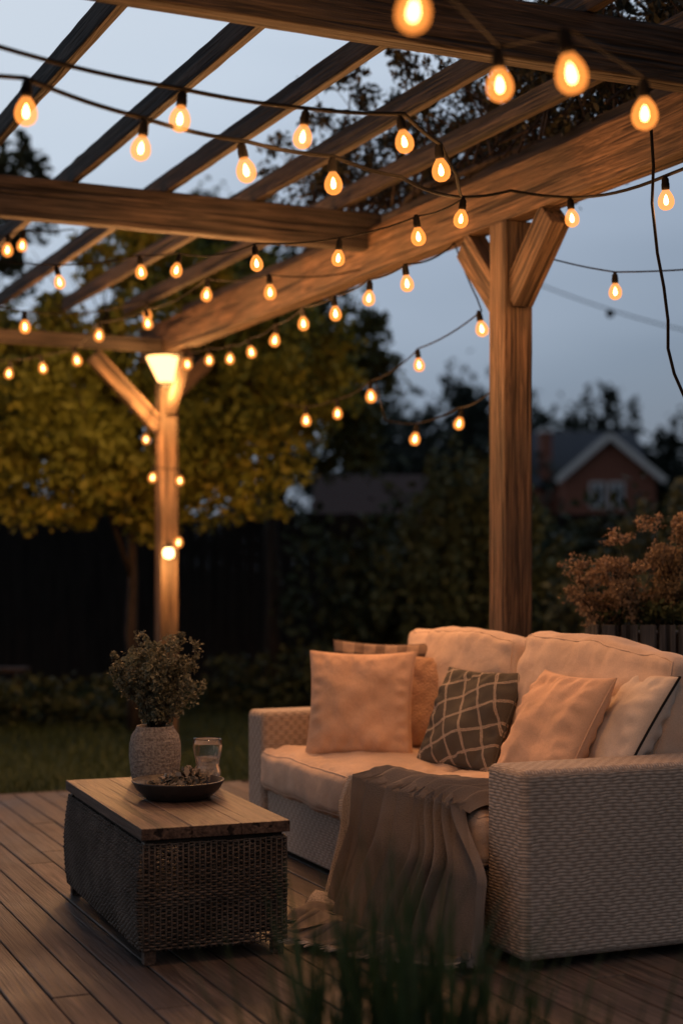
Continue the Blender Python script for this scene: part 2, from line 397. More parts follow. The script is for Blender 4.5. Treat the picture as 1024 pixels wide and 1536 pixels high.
string([(.565,7.85,2.92,0),(.292,7.0,2.566,1),(.129,7.4,2.569,1),(-.03,7.8,2.561,1),(-.199,8.2,2.573,1),(-.374,8.8,2.573,1),(-.54,9.4,2.588,1),(-.711,10,2.628,1),(-.885,10.5,2.685,1),(-1.081,11,2.723,1),(-1.3,11.8,2.9,0)],.03,power=14)
string([(.1,8.6,2.93,0),(-.364,8,2.702,1),(-.731,8.5,2.776,1),(-1.173,9.5,2.776,1),(-1.545,10,2.777,1),(-1.769,10.5,2.685,1),(-1.997,10.5,2.631,1),(-2.225,10.5,2.596,1),(-3,10.6,2.8,0)],.03,power=46)
string([(-2.5,8.6,2.95,0),(-1.815,9,2.679,1),(-1.20,9.7,2.86,1),(-1.3,10.9,2.95,0)],.04)
string([(.565,7.85,2.92,0),(.66,7.62,2.60,0),(.679,7.6,2.455,1),(.405,8.2,2.357,1),(.169,9,2.28,1),(-.024,9.5,2.23,1),(-.221,9.8,2.217,1),(-.36,10,2.34,0)],.03)
string([(.19,8.98,2.38,0),(.253,9,2.14,0),(.421,9,2.035,1),(.644,8.6,2.087,1),(.77,7.53,2.20,0)],.03)
string([(.85,7.33,2.78,0),(1.221,7,2.53,1),(1.9,6.7,2.62,0)],.02)
string([(-1.33,11.9,2.8,0),(-1.469,11.8,2.26,1),(-1.414,11.75,1.97,1),(-1.21,11.75,1.947,1),(-1.22,11.75,1.484,1),(-1.25,11.85,1.35,0)],.05,power=8)
string([(-2.6,9.2,3.18,0),(-1.915,9,3.12,1),(-1.835,9.02,3.15,1),(-1.55,9.1,3.26,0)],.03,power=2)
C=empty("hanging_cable")
pl=[(1.105,5.6,2.86),(1.113,5.6,2.73),(1.108,5.6,2.6),(1.127,5.6,2.42),(1.150,5.6,2.30),(1.165,5.6,2.18),(1.165,5.6,2.08),(1.187,5.6,1.99),(1.235,5.6,1.88),(1.33,5.6,1.76),(1.6,5.7,1.6)]
V,F=tube_geo(pl,.006,6); mobj("cable",V,F,BLK,C,smooth=True)
LGW=emis("lantern_glow",(1,.50,.17),4.5)
def lamp(loc,power,big=False,name="post_lantern"):
    E=empty(name,loc)
    if big:
        mobj("glass_shade",*lathe_geo([(.0005,-.10),(.045,-.10),(.060,-.09),(.145,.085),(.14,.09),(.0005,.07)],28),LGW,E)
        mobj("base",*lathe_geo([(.0005,-.135),(.03,-.13),(.05,-.101),(.0005,-.101)],20),BLK,E)
        tube=tube_geo([(0,0,-.12),(0,.06,-.14),(0,.12,-.14)],.010,6)
    else:
        mobj("cap",*lathe_geo([(.0005,.075),(.02,.073),(.05,.045),(.05,.04),(.0005,.04)],20),BLK,E)
        mobj("glass_globe",*lathe_geo([(.025,.04),(.037,.025),(.04,0),(.034,-.028),(.0005,-.04)],20),emis("globe_glow",(1,.60,.25),8),E,smooth=True)
        tube=tube_geo([(0,0,.07),(0,.03,.085),(0,.09,.085)],.008,6)
    mobj("bracket",*tube,BLK,E)
    ld=bpy.data.lights.new("lantern_light","POINT"); ld.energy=power; ld.color=(1,.50,.17); ld.shadow_soft_size=.04
    lo=bpy.data.objects.new("lantern_light",ld); lo.location=(0,-.05,-.2 if big else -.09); link(lo,E)
lamp((-1.30,11.80,1.40),14)
lamp((-1.315,11.74,2.78),45,True)

# ------------------------------------------------------------------ sofa (local x = depth to back, y = length)
S=empty("outdoor_sofa",ORG,ANG)
CUSH=cloth("cushion_fabric",(.70,.52,.39))
box("near_arm",0,1.02,0,.25,.03,.645,WICK,S,.028,5); box("far_arm",0,1.02,2.4,2.6,.03,.63,WICK,S,.028,5)
box("base",.025,.99,.253,2.397,.03,.275,WICK,S,.01,3); box("back_frame",.885,1.02,.253,2.397,.278,.78,WICK,S,.025,4)
for i,(x,y) in enumerate(((.08,.08),(.94,.08),(.08,2.5),(.94,2.5))): box("foot_%d"%i,x-.03,x+.03,y-.03,y+.03,0,.032,W_DARK,S,.003)
def smooth_(a,b,x):
    t=max(0,min(1,(x-a)/(b-a))); return t*t*(3-2*t)
def cushion(name,size,loc,rot,mat,parent,r=.045,bul=(.02,.02,.03),wr=.006,n=26,seed=0,slump=0):
    bm=bmesh.new(); bmesh.ops.create_cube(bm,size=2); bmesh.ops.subdivide_edges(bm,edges=bm.edges[:],cuts=n,use_grid_fill=True)
    half=Vector(size)/2
    def mp(p):
        q=Vector([p[i]*half[i] for i in range(3)])
        inn=Vector([max(-(half[i]-r),min(half[i]-r,q[i])) for i in range(3)]); d=q-inn
        if d.length>1e-6: q=inn+d.normalized()*r
        for i in range(3):
            j,k=(i+1)%3,(i+2)%3
            q[i]+=(1 if p[i]>0 else -1)*abs(p[i])*bul[i]*(1-p[j]**2)*(1-p[k]**2)
        nz=noise.noise_vector(q*4.5+Vector((seed*7.1,3,1))); nz2=noise.noise_vector(q*13+Vector((seed*3.1,5,1)))
        q+=nz*wr*1.6+nz2*wr*.6
        ax=min(range(3),key=lambda i:size[i]); j,k=(ax+1)%3,(ax+2)%3
        ed=max(abs(p[j]),abs(p[k])); along=q[k] if abs(p[j])>abs(p[k]) else q[j]
        q[ax]+=(1 if p[ax]>0 else -1)*abs(p[ax])*.007*math.sin(along*55+3*noise.noise(q*6))*smooth_(.55,.9,ed)*(1-smooth_(.93,1,ed))
        if slump: q.z-=slump*(p[1]**2)*max(0,p[2]); 
        return q
    for v in bm.verts: v.co=mp(v.co.copy())
    me=bpy.data.meshes.new(name); bm.to_mesh(me); bm.free(); me.materials.append(mat); me.polygons.foreach_set("use_smooth",[True]*len(me.polygons))
    o=bpy.data.objects.new(name,me); o.location=loc; o.rotation_euler=rot; link(o,parent)
    ax=min(range(3),key=lambda i:size[i]); j,k=(ax+1)%3,(ax+2)%3
    for sgn in (-1,1):
        pts=[]
        N=22
        for a0,b0,a1,b1 in ((-1,-1,1,-1),(1,-1,1,1),(1,1,-1,1),(-1,1,-1,-1)):
            for t in range(N):
                p=[0,0,0]; p[ax]=sgn; p[j]=a0+(a1-a0)*t/N; p[k]=b0+(b1-b0)*t/N; pts.append(mp(Vector(p)))
        V,F=tube_geo(pts,.004,6,closed=True); po=mobj(name+"_piping",V,F,mat,parent,smooth=True); po.location=loc; po.rotation_euler=rot
    return o
cushion("seat_cushion_near",(.72,1.07,.19),(.335,.80,.375),(0,0,0),CUSH,S,seed=1,bul=(.014,.01,.026),wr=.008,n=34)
cushion("seat_cushion_far",(.72,1.06,.19),(.335,1.868,.375),(0,0,0),CUSH,S,seed=2,bul=(.014,.01,.026),wr=.008,n=34)
cushion("back_cushion_near",(.20,1.07,.55),(.80,.80,.735),(R(2.8),R(9),R(1)),CUSH,S,seed=3,bul=(.055,.01,.015),wr=.015,slump=.015,n=34)
cushion("back_cushion_far",(.20,1.05,.56),(.79,1.865,.73),(0,R(8),R(-1)),CUSH,S,seed=4,bul=(.055,.01,.015),wr=.015,slump=.015,n=34)

# pillows
def pillow(center,right,up,size,T,mat,seed=0,pipe=None,pr=.004,sx=1,name="throw_pillow"):
    right=Vector(right).normalized(); up=Vector(up); up=(up-right*up.dot(right)).normalized(); nrm=right.cross(up)
    E=empty(name); E.matrix_world=Matrix(((right.x,up.x,nrm.x,center[0]),(right.y,up.y,nrm.y,center[1]),(right.z,up.z,nrm.z,center[2]),(0,0,0,1)))
    n=56; h=size/2
    def pos(a,b,s):
        x=a*h*sx*(1-.075*(1-b*b)*abs(a)**2); y=b*h*(1-.075*(1-a*a)*abs(b)**2)
        th=T/2*(max(0,(1-a*a)*(1-b*b)))**.42
        edge=1-max(abs(a),abs(b))
        w=noise.noise(Vector((x*6+seed*9,y*6,s*3)))*.032+noise.noise(Vector((x*14+seed*5,y*14,s*3)))*.013
        ang=math.atan2(y,x); w+=.010*math.sin(ang*14+seed)*min(1,edge*4)*(abs(a*b))
        sa=y if abs(a)>abs(b) else x
        w+=.009*math.sin(sa*95+seed+2.5*noise.noise(Vector((x*8,y*8,seed))))*smooth_(0,.10,edge)*(1-smooth_(.14,.38,edge))
        z=s*(th+w*min(1,(1-a*a)*(1-b*b)*3))
        return Vector((x,y,z))
    V=[];F=[];U=[]
    for s in (1,-1):
        base=len(V)
        for i in range(n+1):
            for j in range(n+1):
                a=math.sin((i/n*2-1)*math.pi/2); b=math.sin((j/n*2-1)*math.pi/2)
                V.append(pos(a,b,s)); U.append((a*.5+.5,b*.5+.5))
        for i in range(n):
            for j in range(n):
                q=(base+i*(n+1)+j,base+(i+1)*(n+1)+j,base+(i+1)*(n+1)+j+1,base+i*(n+1)+j+1)
                F.append(q if s>0 else q[::-1])
    mobj("pillow_cover",V,F,mat,E,smooth=True,uvs=U)
    pts=[]
    for a0,b0,a1,b1 in ((-1,-1,1,-1),(1,-1,1,1),(1,1,-1,1),(-1,1,-1,-1)):
        for t in range(24): pts.append(pos(a0+(a1-a0)*t/24,b0+(b1-b0)*t/24,1))
    V,F=tube_geo(pts,pr,6,closed=True); mobj("piping",V,F,pipe or mat,E,smooth=True)
PEACH=cloth("peach_linen",(.76,.48,.31),wr=.008); CREAM=cloth("cream_canvas",(.68,.57,.47)); TAN=cloth("tan_knit",(.46,.28,.17),weave=300,dist=.003)
BLKF=M("black_piping",.8,.2); BLKF.color((.012,.012,.012)); BLKF=BLKF.m
def lattice():
    m=M("lattice_fabric",.9,.15); uv=m.coord("UV")
    sp=m.n.new("ShaderNodeSeparateXYZ"); nz=m.n.new("ShaderNodeTexNoise"); nz.inputs["Scale"].default_value=60; m.l.new(uv,nz.inputs["Vector"])
    ad=m.n.new("ShaderNodeVectorMath"); ad.operation='MULTIPLY_ADD'; m.l.new(nz.outputs["Color"],ad.inputs[0]); ad.inputs[1].default_value=(.012,.012,0); m.l.new(uv,ad.inputs[2]); m.l.new(ad.outputs[0],sp.inputs[0])
    k=5.0; fac=None
    for off,(ca,cb) in ((.0,(.93,.42)),(.03,(-.38,.93))):
        s=m.math('ADD',m.math('MULTIPLY',sp.outputs[0],ca*k),m.math('MULTIPLY',sp.outputs[1],cb*k))
        s=m.math('ADD',s,off*k+10)
        fr=m.math('ABSOLUTE',m.math('SUBTRACT',m.math('FRACT',s),.5))
        ln=m.math('LESS_THAN',fr,.06)
        inn=m.math('GREATER_THAN',fr,.013)
        ln=m.math('MULTIPLY',ln,m.math('ADD',m.math('MULTIPLY',inn,.6),.4))
        fac=ln if fac is None else m.math('MAXIMUM',fac,ln)
    wv=m.noise(m.coord("UV",(150,150,1)),1,1)
    fac=m.math('MULTIPLY',fac,m.ramp(wv,[(.34,(.25,.25,.25)),(.5,(1,1,1))]))
    c0=m.mix(wv,(.035,.032,.026),(.17,.15,.12))
    m.color(m.mix(fac,c0,(.64,.52,.41))); m.bump(m.math('ADD',wv,fac),.003); return m.m
LAT=lattice()
def plaid():
    m=M("plaid_fabric",.9,.15); uv=m.coord("UV"); sp=m.n.new("ShaderNodeSeparateXYZ"); m.l.new(uv,sp.inputs[0])
    a=m.math('LESS_THAN',m.math('FRACT',m.math('MULTIPLY',sp.outputs[0],5)),.45); b=m.math('LESS_THAN',m.math('FRACT',m.math('MULTIPLY',sp.outputs[1],5)),.45)
    f=m.math('MULTIPLY',m.math('ADD',a,b),.5); wv=m.noise(m.coord("UV",(200,200,1)),1,1)
    c=m.mix(f,(.42,.29,.20),(.10,.07,.055)); c=m.mix(.4,c,m.ramp(wv,[(.3,(.5,.5,.5)),(.6,(1,1,1))]),'MULTIPLY'); m.color(c); m.bump(wv,.002); return m.m
pillow((.20,7.22,.71),(.97,-.12,-.02),(.05,.22,.95),.50,.13,plaid(),seed=1)
pillow((.445,7.02,.69),(.85,-.45,0),(.15,.22,.93),.43,.14,TAN,seed=2)
pillow((.085,6.90,.695),(.975,-.17,.0),(.10,.24,.95),.475,.18,PEACH,seed=3)
pillow((.535,6.53,.665),(.65,-.75,0),(.35,.30,.89),.45,.15,LAT,seed=4)
pillow((.775,5.80,.685),(.40,-.91,0),(.46,.18,.87),.49,.18,PEACH,seed=5)
pillow((1.025,5.70,.715),(.20,-.98,0),(.50,.10,.86),.46,.18,CREAM,seed=6,pipe=BLKF,pr=.005)

# throw blanket
smooth=smooth_
def interp(x,xs,ys):
    return float(np.interp(x,xs,ys))
TB=empty("throw_blanket",ORG,ANG)
NS=480;NT=130; V=[];U=[];F=[]
def foldf(s,t):
    w=s+.075*noise.noise(Vector((s*2.6,t*1.5,1.7)))+.035*math.sin(t*3+s*5)
    ph=w*60+3.2*noise.noise(Vector((s*2.6,.4,9)))
    amp=.75+.9*abs(noise.noise(Vector((s*6,t*1.2,5))))
    a=(.5+.5*math.sin(ph))**1.15
    b=.5+.5*math.sin(ph*2.13+2+1.5*noise.noise(Vector((s*5,t*2,3))))
    c=noise.noise(Vector((w*22,t*2.5,4)))
    return max(-.1,amp*a*.95+.16*b+.22*c), ph
for i in range(NS+1):
    s=i/NS
    ext=interp(s,[0,.1,.3,.6,.85,1],[.03,.08,.26,.40,.30,.12])
    seat=interp(s,[0,.3,.7,1],[.42,.42,.28,.10])
    for j in range(NT+1):
        t=j/NT
        L1=seat+.05; L2=.50; L3=ext*.75+.05; tot=L1+L2+L3; a=t*tot
        f,ph=foldf(s,t)
        if a<L1: # on the seat
            k=a/L1; x=seat-a; z=.492; u=interp(s,[0,1],[.275,1.04+.12*k]); A=.026+.030*k
            zz=z+A*f+.010*noise.noise(Vector((s*8,k*5,7)))
            if x<.03: zz-= ((.03-x)/.08)**2*.03
        elif a<L1+L2:
            k=(a-L1)/L2; A=.056+.038*k
            u0=interp(s,[0,.15,1],[.275,.33,1.16]); u1=interp(s,[0,.15,1],[.045,.19,1.14]); u=u0+(u1-u0)*smooth(0,.45,k)
            u+=.05*math.sin(k*3)*s
            x=-.042-ext*.40*k**1.4-A*f*1.3; zz=.465*(1-k)+.012+A*f*(1-k)**3*.6
        else:
            k=(a-L1-L2)/max(L3,1e-4); A=.094
            u=interp(s,[0,.15,1],[.045,.19,1.14])+.007*s-.16*k*s
            cr=.5+.5*math.sin(k*9+s*11+3*noise.noise(Vector((s*6,k*2,2))))
            x=-.042-ext*.40-A*f*1.3*(1-k*.35)-L3*k; zz=.010+(A*f*.62*(1-.35*k)+.028*cr)*min(1,k*4)*(1-.35*k)
        u+=.022*math.cos(ph)*min(1,t*2)*(.4 if a<L1 else 1)
        V.append((x,u,max(zz,.006))); U.append((s,t))
for i in range(NS):
    for j in range(NT):
        q=i*(NT+1)+j; F.append((q,q+1,q+NT+2,q+NT+1))
m=M("throw_fabric",.85,.15); uv=m.coord("UV"); sp=m.n.new("ShaderNodeSeparateXYZ"); m.l.new(uv,sp.inputs[0])
wv=m.noise(m.coord("UV",(420,300,1)),1,1); big=m.noise(m.coord("Object"),7,2)
ed=m.math('GREATER_THAN',sp.outputs[0],.965)
c=m.mix(big,(.155,.13,.112),(.275,.235,.205)); c=m.mix(m.math('MULTIPLY',ed,m.ramp(wv,[(.4,(.2,.2,.2)),(.55,(1,1,1))])),c,(.60,.52,.44))
c=m.mix(.45,c,m.ramp(wv,[(.3,(.5,.5,.5)),(.6,(1,1,1))]),'MULTIPLY'); m.color(c); m.bump(wv,.003)
o=mobj("blanket_cloth",V,F,m.m,TB,smooth=True,uvs=U)
Vt=[];Ft=[]
for j in range(6,NT-6,1):
    p=Vector(V[NS*(NT+1)+j])
    q=p+Vector((-.006,.024+.012*random.random(),-.008)); tube_geo([p,(p+q)/2+Vector((-.004,0,.003)),q],[.0028,.0038,.0016],4,V=Vt,F=Ft)
for i in range(4,NS,3):
    p=Vector(V[i*(NT+1)+NT]); q=p+Vector((-.03-.015*random.random(),random.uniform(-.012,.012),-.004)); q.z=max(.004,q.z)
    tube_geo([p,(p+q)/2,q],[.002,.002,.0012],4,V=Vt,F=Ft)
lm=M("lace",.9); lm.color((.52,.45,.38)); mobj("fringe",Vt,Ft,lm.m,TB)

# ------------------------------------------------------------------ coffee table (local x = short side, y = long)
ta=math.atan2(.36,.933); CT=empty("coffee_table",(-.643,5.09,0),ta)
TX,TY=.49,1.22
for i in range(3):
    w_=(TX+.02)/3; box("top_plank_%d"%i,-.01+i*w_+.0006,-.01+(i+1)*w_-.0006,-.015,TY+.015,.412,.45,W_TOP,CT,.002)
box("top_frame",.01,TX-.01,.01,TY-.01,.385,.4105,W_DARK,CT,.003)
for i,(x,y) in enumerate(((.025,.025),(TX-.025,.025),(.025,TY-.025),(TX-.025,TY-.025))):
    box("leg_%d"%i,x-.02,x+.02,y-.02,y+.02,0,.40,W_TOP,CT,.004)
box("bottom_shelf",.04,TX-.04,.04,TY-.04,.07,.082,W_DARK,CT,.002)
m=M("dark_wicker",.65,.25); nz=m.noise(m.coord("Object"),60,2); nb=m.noise(m.coord("Object"),6,2)
c=m.mix(nz,(.026,.020,.015),(.13,.097,.074)); c=m.mix(m.ramp(nb,[(.4,(0,0,0)),(.65,(.6,.6,.6))]),c,(.16,.125,.10)); m.color(c); DW=m.m
pitch=.0190
def perim(step):
    out=[]
    Lx,Ly=TX,TY; tot=2*(Lx+Ly); nst=int(round(tot/step)); nst+=(-nst)%8
    for i in range(nst):
        d=i*tot/nst
        if d<Lx: out.append((d,0,0,-1))
        elif d<Lx+Ly: out.append((Lx,d-Lx,1,0))
        elif d<2*Lx+Ly: out.append((Lx-(d-Lx-Ly),Ly,0,1))
        else: out.append((0,Ly-(d-2*Lx-Ly),-1,0))
    return out
fp=perim(pitch/4)
V=[];F=[]; rows=40; z0=.055; z1=.395
def bulge(x,y,z):
    k=(z-z0)/(z1-z0); return .018*math.sin(math.pi*min(1,max(0,1-k))*.9)
for r_ in range(rows):
    z=z0+(z1-z0)*r_/(rows-1); pts=[]
    ro=random.uniform(-.0014,.0014)
    for i,(x,y,nx_,ny_) in enumerate(fp):
        o_=.0045*math.sin(i*math.pi/4+ (r_%2)*math.pi)+ (bulge(x,y,z) if nx_<0 else .005*math.sin(30*z+1)) + .004*noise.noise(Vector((i*.05,r_*.3,0)))
        pts.append((x+nx_*o_,y+ny_*o_,z+ro+.0038*noise.noise(Vector((i*.09,r_*.8,5)))))
    tube_geo(pts,.0036*random.uniform(.8,1.12),5,closed=True,V=V,F=F)
for i in range(0,len(fp),4):
    x,y,nx_,ny_=fp[i]
    pts=[(x+nx_*(bulge(x,y,z) if nx_<0 else .003),y+ny_*.003,z) for z in np.linspace(z0-.01,z1,6)]
    tube_geo(pts,.003,5,V=V,F=F)
mobj("wicker_body",V,F,DW,CT,smooth=True)

# vase + plant
VS=empty("vase_with_plant",(-.735,6.19,.451))
prof=[(.0005,.0),(.080,.0),(.090,.006),(.097,.05),(.102,.10),(.101,.15),(.093,.185),(.078,.207),(.074,.214),(.072,.222),(.066,.220),(.064,.20),(.08,.15),(.08,.06),(.0005,.03)]
v,f=lathe_geo(prof,48)
m=M("stoneware",.85,.2); co=m.coord("Object"); n1=m.noise(co,110,2); n2=m.noise(m.coord("Object",(1,1,5)),14,3)
c=m.mix(m.ramp(n1,[(.36,(0,0,0)),(.6,(1,1,1))]),(.17,.14,.12),(.36,.31,.26)); c=m.mix(.5,c,m.ramp(n2,[(.35,(.6,.6,.6)),(.65,(1,1,1))]),'MULTIPLY'); m.color(c); k=m.bump(n1,.004); m.bump(n2,.006,1,k)
mobj("vase",v,f,m.m,VS,smooth=True)
LG=leafmat("sage_leaves",(.08,.095,.055),(.22,.22,.15),(.16,.14,.09),.15)
def bushel(parent,n,L,spread,base,leafn,leafsz,mat,seed,stemr=.0025,upb=.9):
    rr=random.Random(seed); V=[];F=[]; tips=[]
    for i in range(n):
        a=rr.uniform(0,6.283); sp=spread*rr.random()**.6; l=L*rr.uniform(.62,1.08)*(1-.25*(sp/spread)**2)
        p0=Vector(base)+Vector((rr.uniform(-.03,.03),rr.uniform(-.03,.03),0)); pts=[]
        for k in range(7):
            t=k/6; pts.append(p0+Vector((math.cos(a)*sp*t**1.2,math.sin(a)*sp*t**1.2,l*t))+Vector((rr.uniform(-1,1),rr.uniform(-1,1),0))*.008)
        tube_geo(pts,[stemr*(1-.6*k/6) for k in range(7)],4,V=V,F=F)
        for k in (2,3,4,5,6): tips.append((pts[k].x,pts[k].y,pts[k].z,.028,.028,.035,.4+.2*k))
    mobj("stems",V,F,W_DARK,parent)
    leaves("foliage",tips,leafn,leafsz,mat,seed,parent,sub=5,sig=.5)
bushel(VS,36,.39,.165,(0,0,.18),11500,.017,LG,5)
mobj("soil",*lathe_geo([(.0005,.19),(.066,.19)],24),W_DARK,VS)

# glass
GL=empty("drinking_glass",(-.515,6.03,.4515))
gp=[(.0005,0),(.040,0),(.044,.004),(.046,.03),(.050,.06),(.043,.085),(.044,.10),(.052,.13),(.056,.16),(.055,.185),(.0535,.188),(.0525,.185),(.0535,.16),(.0495,.13),(.0415,.10),(.0405,.085),(.047,.06),(.043,.03),(.038,.012),(.0005,.010)]
V=[];F=[];n=64
for i,(r_,z) in enumerate(gp):
    for k in range(n):
        a=2*math.pi*k/n; rr_=r_+(.0016*math.cos(a*16) if 2<=i<=6 else 0); V.append((rr_*math.cos(a),rr_*math.sin(a),z))
for i in range(len(gp)-1):
    for k in range(n): k2=(k+1)%n; F.append((i*n+k,i*n+k2,(i+1)*n+k2,(i+1)*n+k))
m=M("clear_glass",.03,.5); m.color((.98,.96,.93)); m.b.inputs["Transmission Weight"].default_value=1; m.b.inputs["IOR"].default_value=1.45
mobj("tumbler",V,F,m.m,GL,smooth=True)
m2=M("iced_water",.05,.5); m2.color((.95,.88,.78)); m2.b.inputs["Transmission Weight"].default_value=.8; m2.b.inputs["IOR"].default_value=1.33; q=m2.noise(m2.coord("Object"),55,2); m2.bump(q,.012)
mobj("drink",*lathe_geo([(.0005,.014),(.036,.014),(.041,.03),(.045,.06),(.039,.085),(.040,.10),(.045,.118),(.0005,.118)],32),m2.m,GL,smooth=True)

# bowl
BW=empty("serving_bowl",(-.60,5.76,.451))
m=M("dark_stoneware",.45,.4); q=m.noise(m.coord("Object"),30,3); m.color(m.mix(q,(.022,.017,.015),(.06,.048,.04))); m.bump(q,.002)
mobj("bowl",*lathe_geo([(.0005,.0),(.10,.0),(.118,.004),(.154,.036),(.168,.062),(.170,.067),(.165,.068),(.148,.040),(.11,.015),(.0005,.012)],56),m.m,BW,smooth=True)
rr=random.Random(3)
fm=leafmat("dried_botanicals",(.10,.08,.055),(.34,.27,.20),(.18,.16,.12),0)
leaves("dried_leaves",[(-.01,0,.055,.10,.08,.024,1),(.05,.03,.07,.05,.05,.03,.6)],800,.032,fm,4,BW,sub=20,sig=.3)
for i in range(9):
    a=rr.uniform(0,6.28); d=rr.uniform(0,.09); s=rr.uniform(.018,.028)
    bm=bmesh.new(); bmesh.ops.create_icosphere(bm,subdivisions=2,radius=s)
    for v_ in bm.verts: v_.co*=1+.25*noise.noise(v_.co*70+Vector((i,0,0))); v_.co.z*=.7
    me=bpy.data.meshes.new("seed_pod"); bm.to_mesh(me); bm.free(); me.materials.append(fm)
    o=bpy.data.objects.new("seed_pod_%d"%i,me); o.location=(d*math.cos(a),d*math.sin(a),.038); link(o,BW)

# ------------------------------------------------------------------ planter on right
PB=empty("planter_box",(1.16,6.98,0))
m=wood("grey_planter",(.05,.05,.052),(.13,.13,.135),axis=2)
for i in range(12):
    box("slat_%d"%i,i*.085,i*.085+.072,0,.022,.10,1.04,m,PB,.003)
for i in range(4): box("side_slat_%d"%i,-.02,-.002,.03+i*.09,.105+i*.09,.10,1.04,m,PB,.003)
box("liner",.005,1.0,.025,.38,.08,1.0,W_DARK,PB,0); box("rail",-.02,1.03,-.020,-.002,.86,.90,m,PB,0)
for i,(x,y) in enumerate(((.02,.04),(.96,.04),(.02,.34),(.96,.34))): box("leg_%d"%i,x,x+.05,y,y+.03,0,.10,m,PB,0)
DR=leafmat("dried_flower",(.18,.11,.065),(.38,.26,.17),(.15,.115,.07),.2)
GRN=leafmat("planter_leaves",(.03,.045,.02),(.08,.09,.04),None,0)
cl=[]
rr=random.Random(9); V=[];F=[]
for i in range(60):
    bx=rr.uniform(.02,.9); tx=bx+rr.uniform(-.17,.14); ty=rr.uniform(-.08,.36); tz=1.04+rr.uniform(.05,.28)+.20*smooth(.0,.4,bx)
    tube_geo([(bx,.18,.98),((bx+tx)/2,(.18+ty)/2,(1.0+tz)/2+.03),(tx,ty,tz)],[.004,.003,.002],4,V=V,F=F)
    cl.append((tx,ty,tz,.06,.06,.04,1)); cl.append(((bx+tx)/2,(.18+ty)/2,(1.0+tz)/2,.05,.05,.06,.5))
mobj("stems",V,F,W_DARK,PB); leaves("flower_heads",cl,20000,.018,DR,11,PB,sub=10,sig=.45)
leaves("foliage",[(.5,.18,1.10,.5,.16,.09,1)],3600,.04,GRN,12,PB,sub=60,sig=.2)

# ------------------------------------------------------------------ foreground ornamental grass
rr=random.Random(21); V=[];F=[]
for i in range(480):
    bx=rr.choice([rr.gauss(.05,.10),rr.gauss(.24,.15)]); by=rr.gauss(3.05,.12); Lh=rr.uniform(.66,1.08)*(1-.45*abs(bx-.10)); a=rr.uniform(0,6.28); ln=rr.uniform(.03,.28); w_=rr.uniform(.006,.012)
    side=Vector((math.cos(a+1.57),math.sin(a+1.57),0)); b0=len(V)
    for k in range(6):
        t=k/5; c_=Vector((bx+math.cos(a)*ln*t*t,by+math.sin(a)*ln*t*t,GZ+(Lh-.10)*(t-.12*t*t*ln*4))); ww_=w_*(1-t**2.2)+.0004
        V+= [c_-side*ww_,c_+side*ww_]
    for k in range(5): F.append((b0+2*k,b0+2*k+1,b0+2*k+3,b0+2*k+2))
mobj("ornamental_grass",V,F,leafmat("grass_clump",(.020,.040,.015),(.055,.09,.035),None,.2))

# ------------------------------------------------------------------ trees
BARK=wood("bark",(.03,.022,.016),(.085,.06,.042),axis=2)
def tree(name,base,top,clumps,n,size,mat,seed,r0=.12,limbs=8,sub=40,sig=.22,cast=None):
    E=empty(name); V=[];F=[]; rr=random.Random(seed); b=Vector(base); t=Vector(top)
    pts=[b.lerp(t,k/7)+Vector((rr.uniform(-1,1),rr.uniform(-1,1),0))*.05*(k>0) for k in range(8)]
    tube_geo(pts,[r0*(1-.75*k/7)*(1.25 if k==0 else 1) for k in range(8)],8,V=V,F=F)
    for i in range(limbs):
        c=clumps[i%len(clumps)]; e=Vector(c[:3])+Vector((rr.uniform(-1,1)*c[3]*.8,rr.uniform(-1,1)*c[4]*.8,rr.uniform(-.6,.9)*c[5])); s=pts[rr.randint(3,6)]
        q=[s,s.lerp(e,.35)+Vector((0,0,.1)),s.lerp(e,.7)+Vector((rr.uniform(-.1,.1),0,.1)),e]; tube_geo(q,[r0*.4,r0*.28,r0*.16,r0*.04],6,V=V,F=F)
        for _ in range(4):
            s2=q[rr.randint(1,2)]; e2=e+Vector((rr.uniform(-.6,.6),rr.uniform(-.6,.6),rr.uniform(-.4,.6)))*c[3]*.6; tube_geo([s2,s2.lerp(e2,.5)+Vector((0,0,.06)),e2],[r0*.14,r0*.09,r0*.03],5,V=V,F=F)
    mobj("trunk",V,F,BARK,E,smooth=True); leaves("crown",clumps,n,size,mat,seed,E,sub=sub,sig=sig); return E
LT=leafmat("lamplit_leaves",(.13,.15,.022),(.27,.23,.038),(.17,.19,.035),.3)  # warm lamplight painted into the leaf colour: brightened and yellowed
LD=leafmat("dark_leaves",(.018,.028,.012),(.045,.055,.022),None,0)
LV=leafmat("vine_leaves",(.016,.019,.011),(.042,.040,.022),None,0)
LM=leafmat("mid_leaves",(.05,.06,.016),(.10,.095,.026),None,.15)
tree("broadleaf_tree",(-1.78,13.6,GZ),(-1.8,13.7,2.9),[(-1.75,13.7,2.85,1.05,.8,.9),(-2.85,13.6,2.8,.9,.8,.85),(-.85,13.8,2.85,.75,.7,.85),(-1.0,13.6,2.1,.66,.5,.5),(-2.5,13.4,2.15,.8,.5,.5),(-1.75,13.5,1.95,.6,.5,.42),(-.3,14.0,3.0,.5,.5,.6),(-1.7,13.8,3.9,.7,.6,.45),(-.75,13.9,3.7,.6,.6,.4),(-3.3,13.8,3.2,.6,.6,.7)],48000,.085,LT,31,.07,12,sub=60,sig=.2)
tree("broadleaf_tree",(-.8,18.6,GZ),(-.8,18.7,4.2),[(-.7,18.7,4.0,1.2,1.1,1.3),(-.1,18.8,3.3,.8,.9,1.1),(-1.6,18.8,5.0,.8,.8,.8),(-.9,18.8,5.2,.55,.6,.6)],16000,.115,LM,32,.12,10,sub=60,sig=.19)
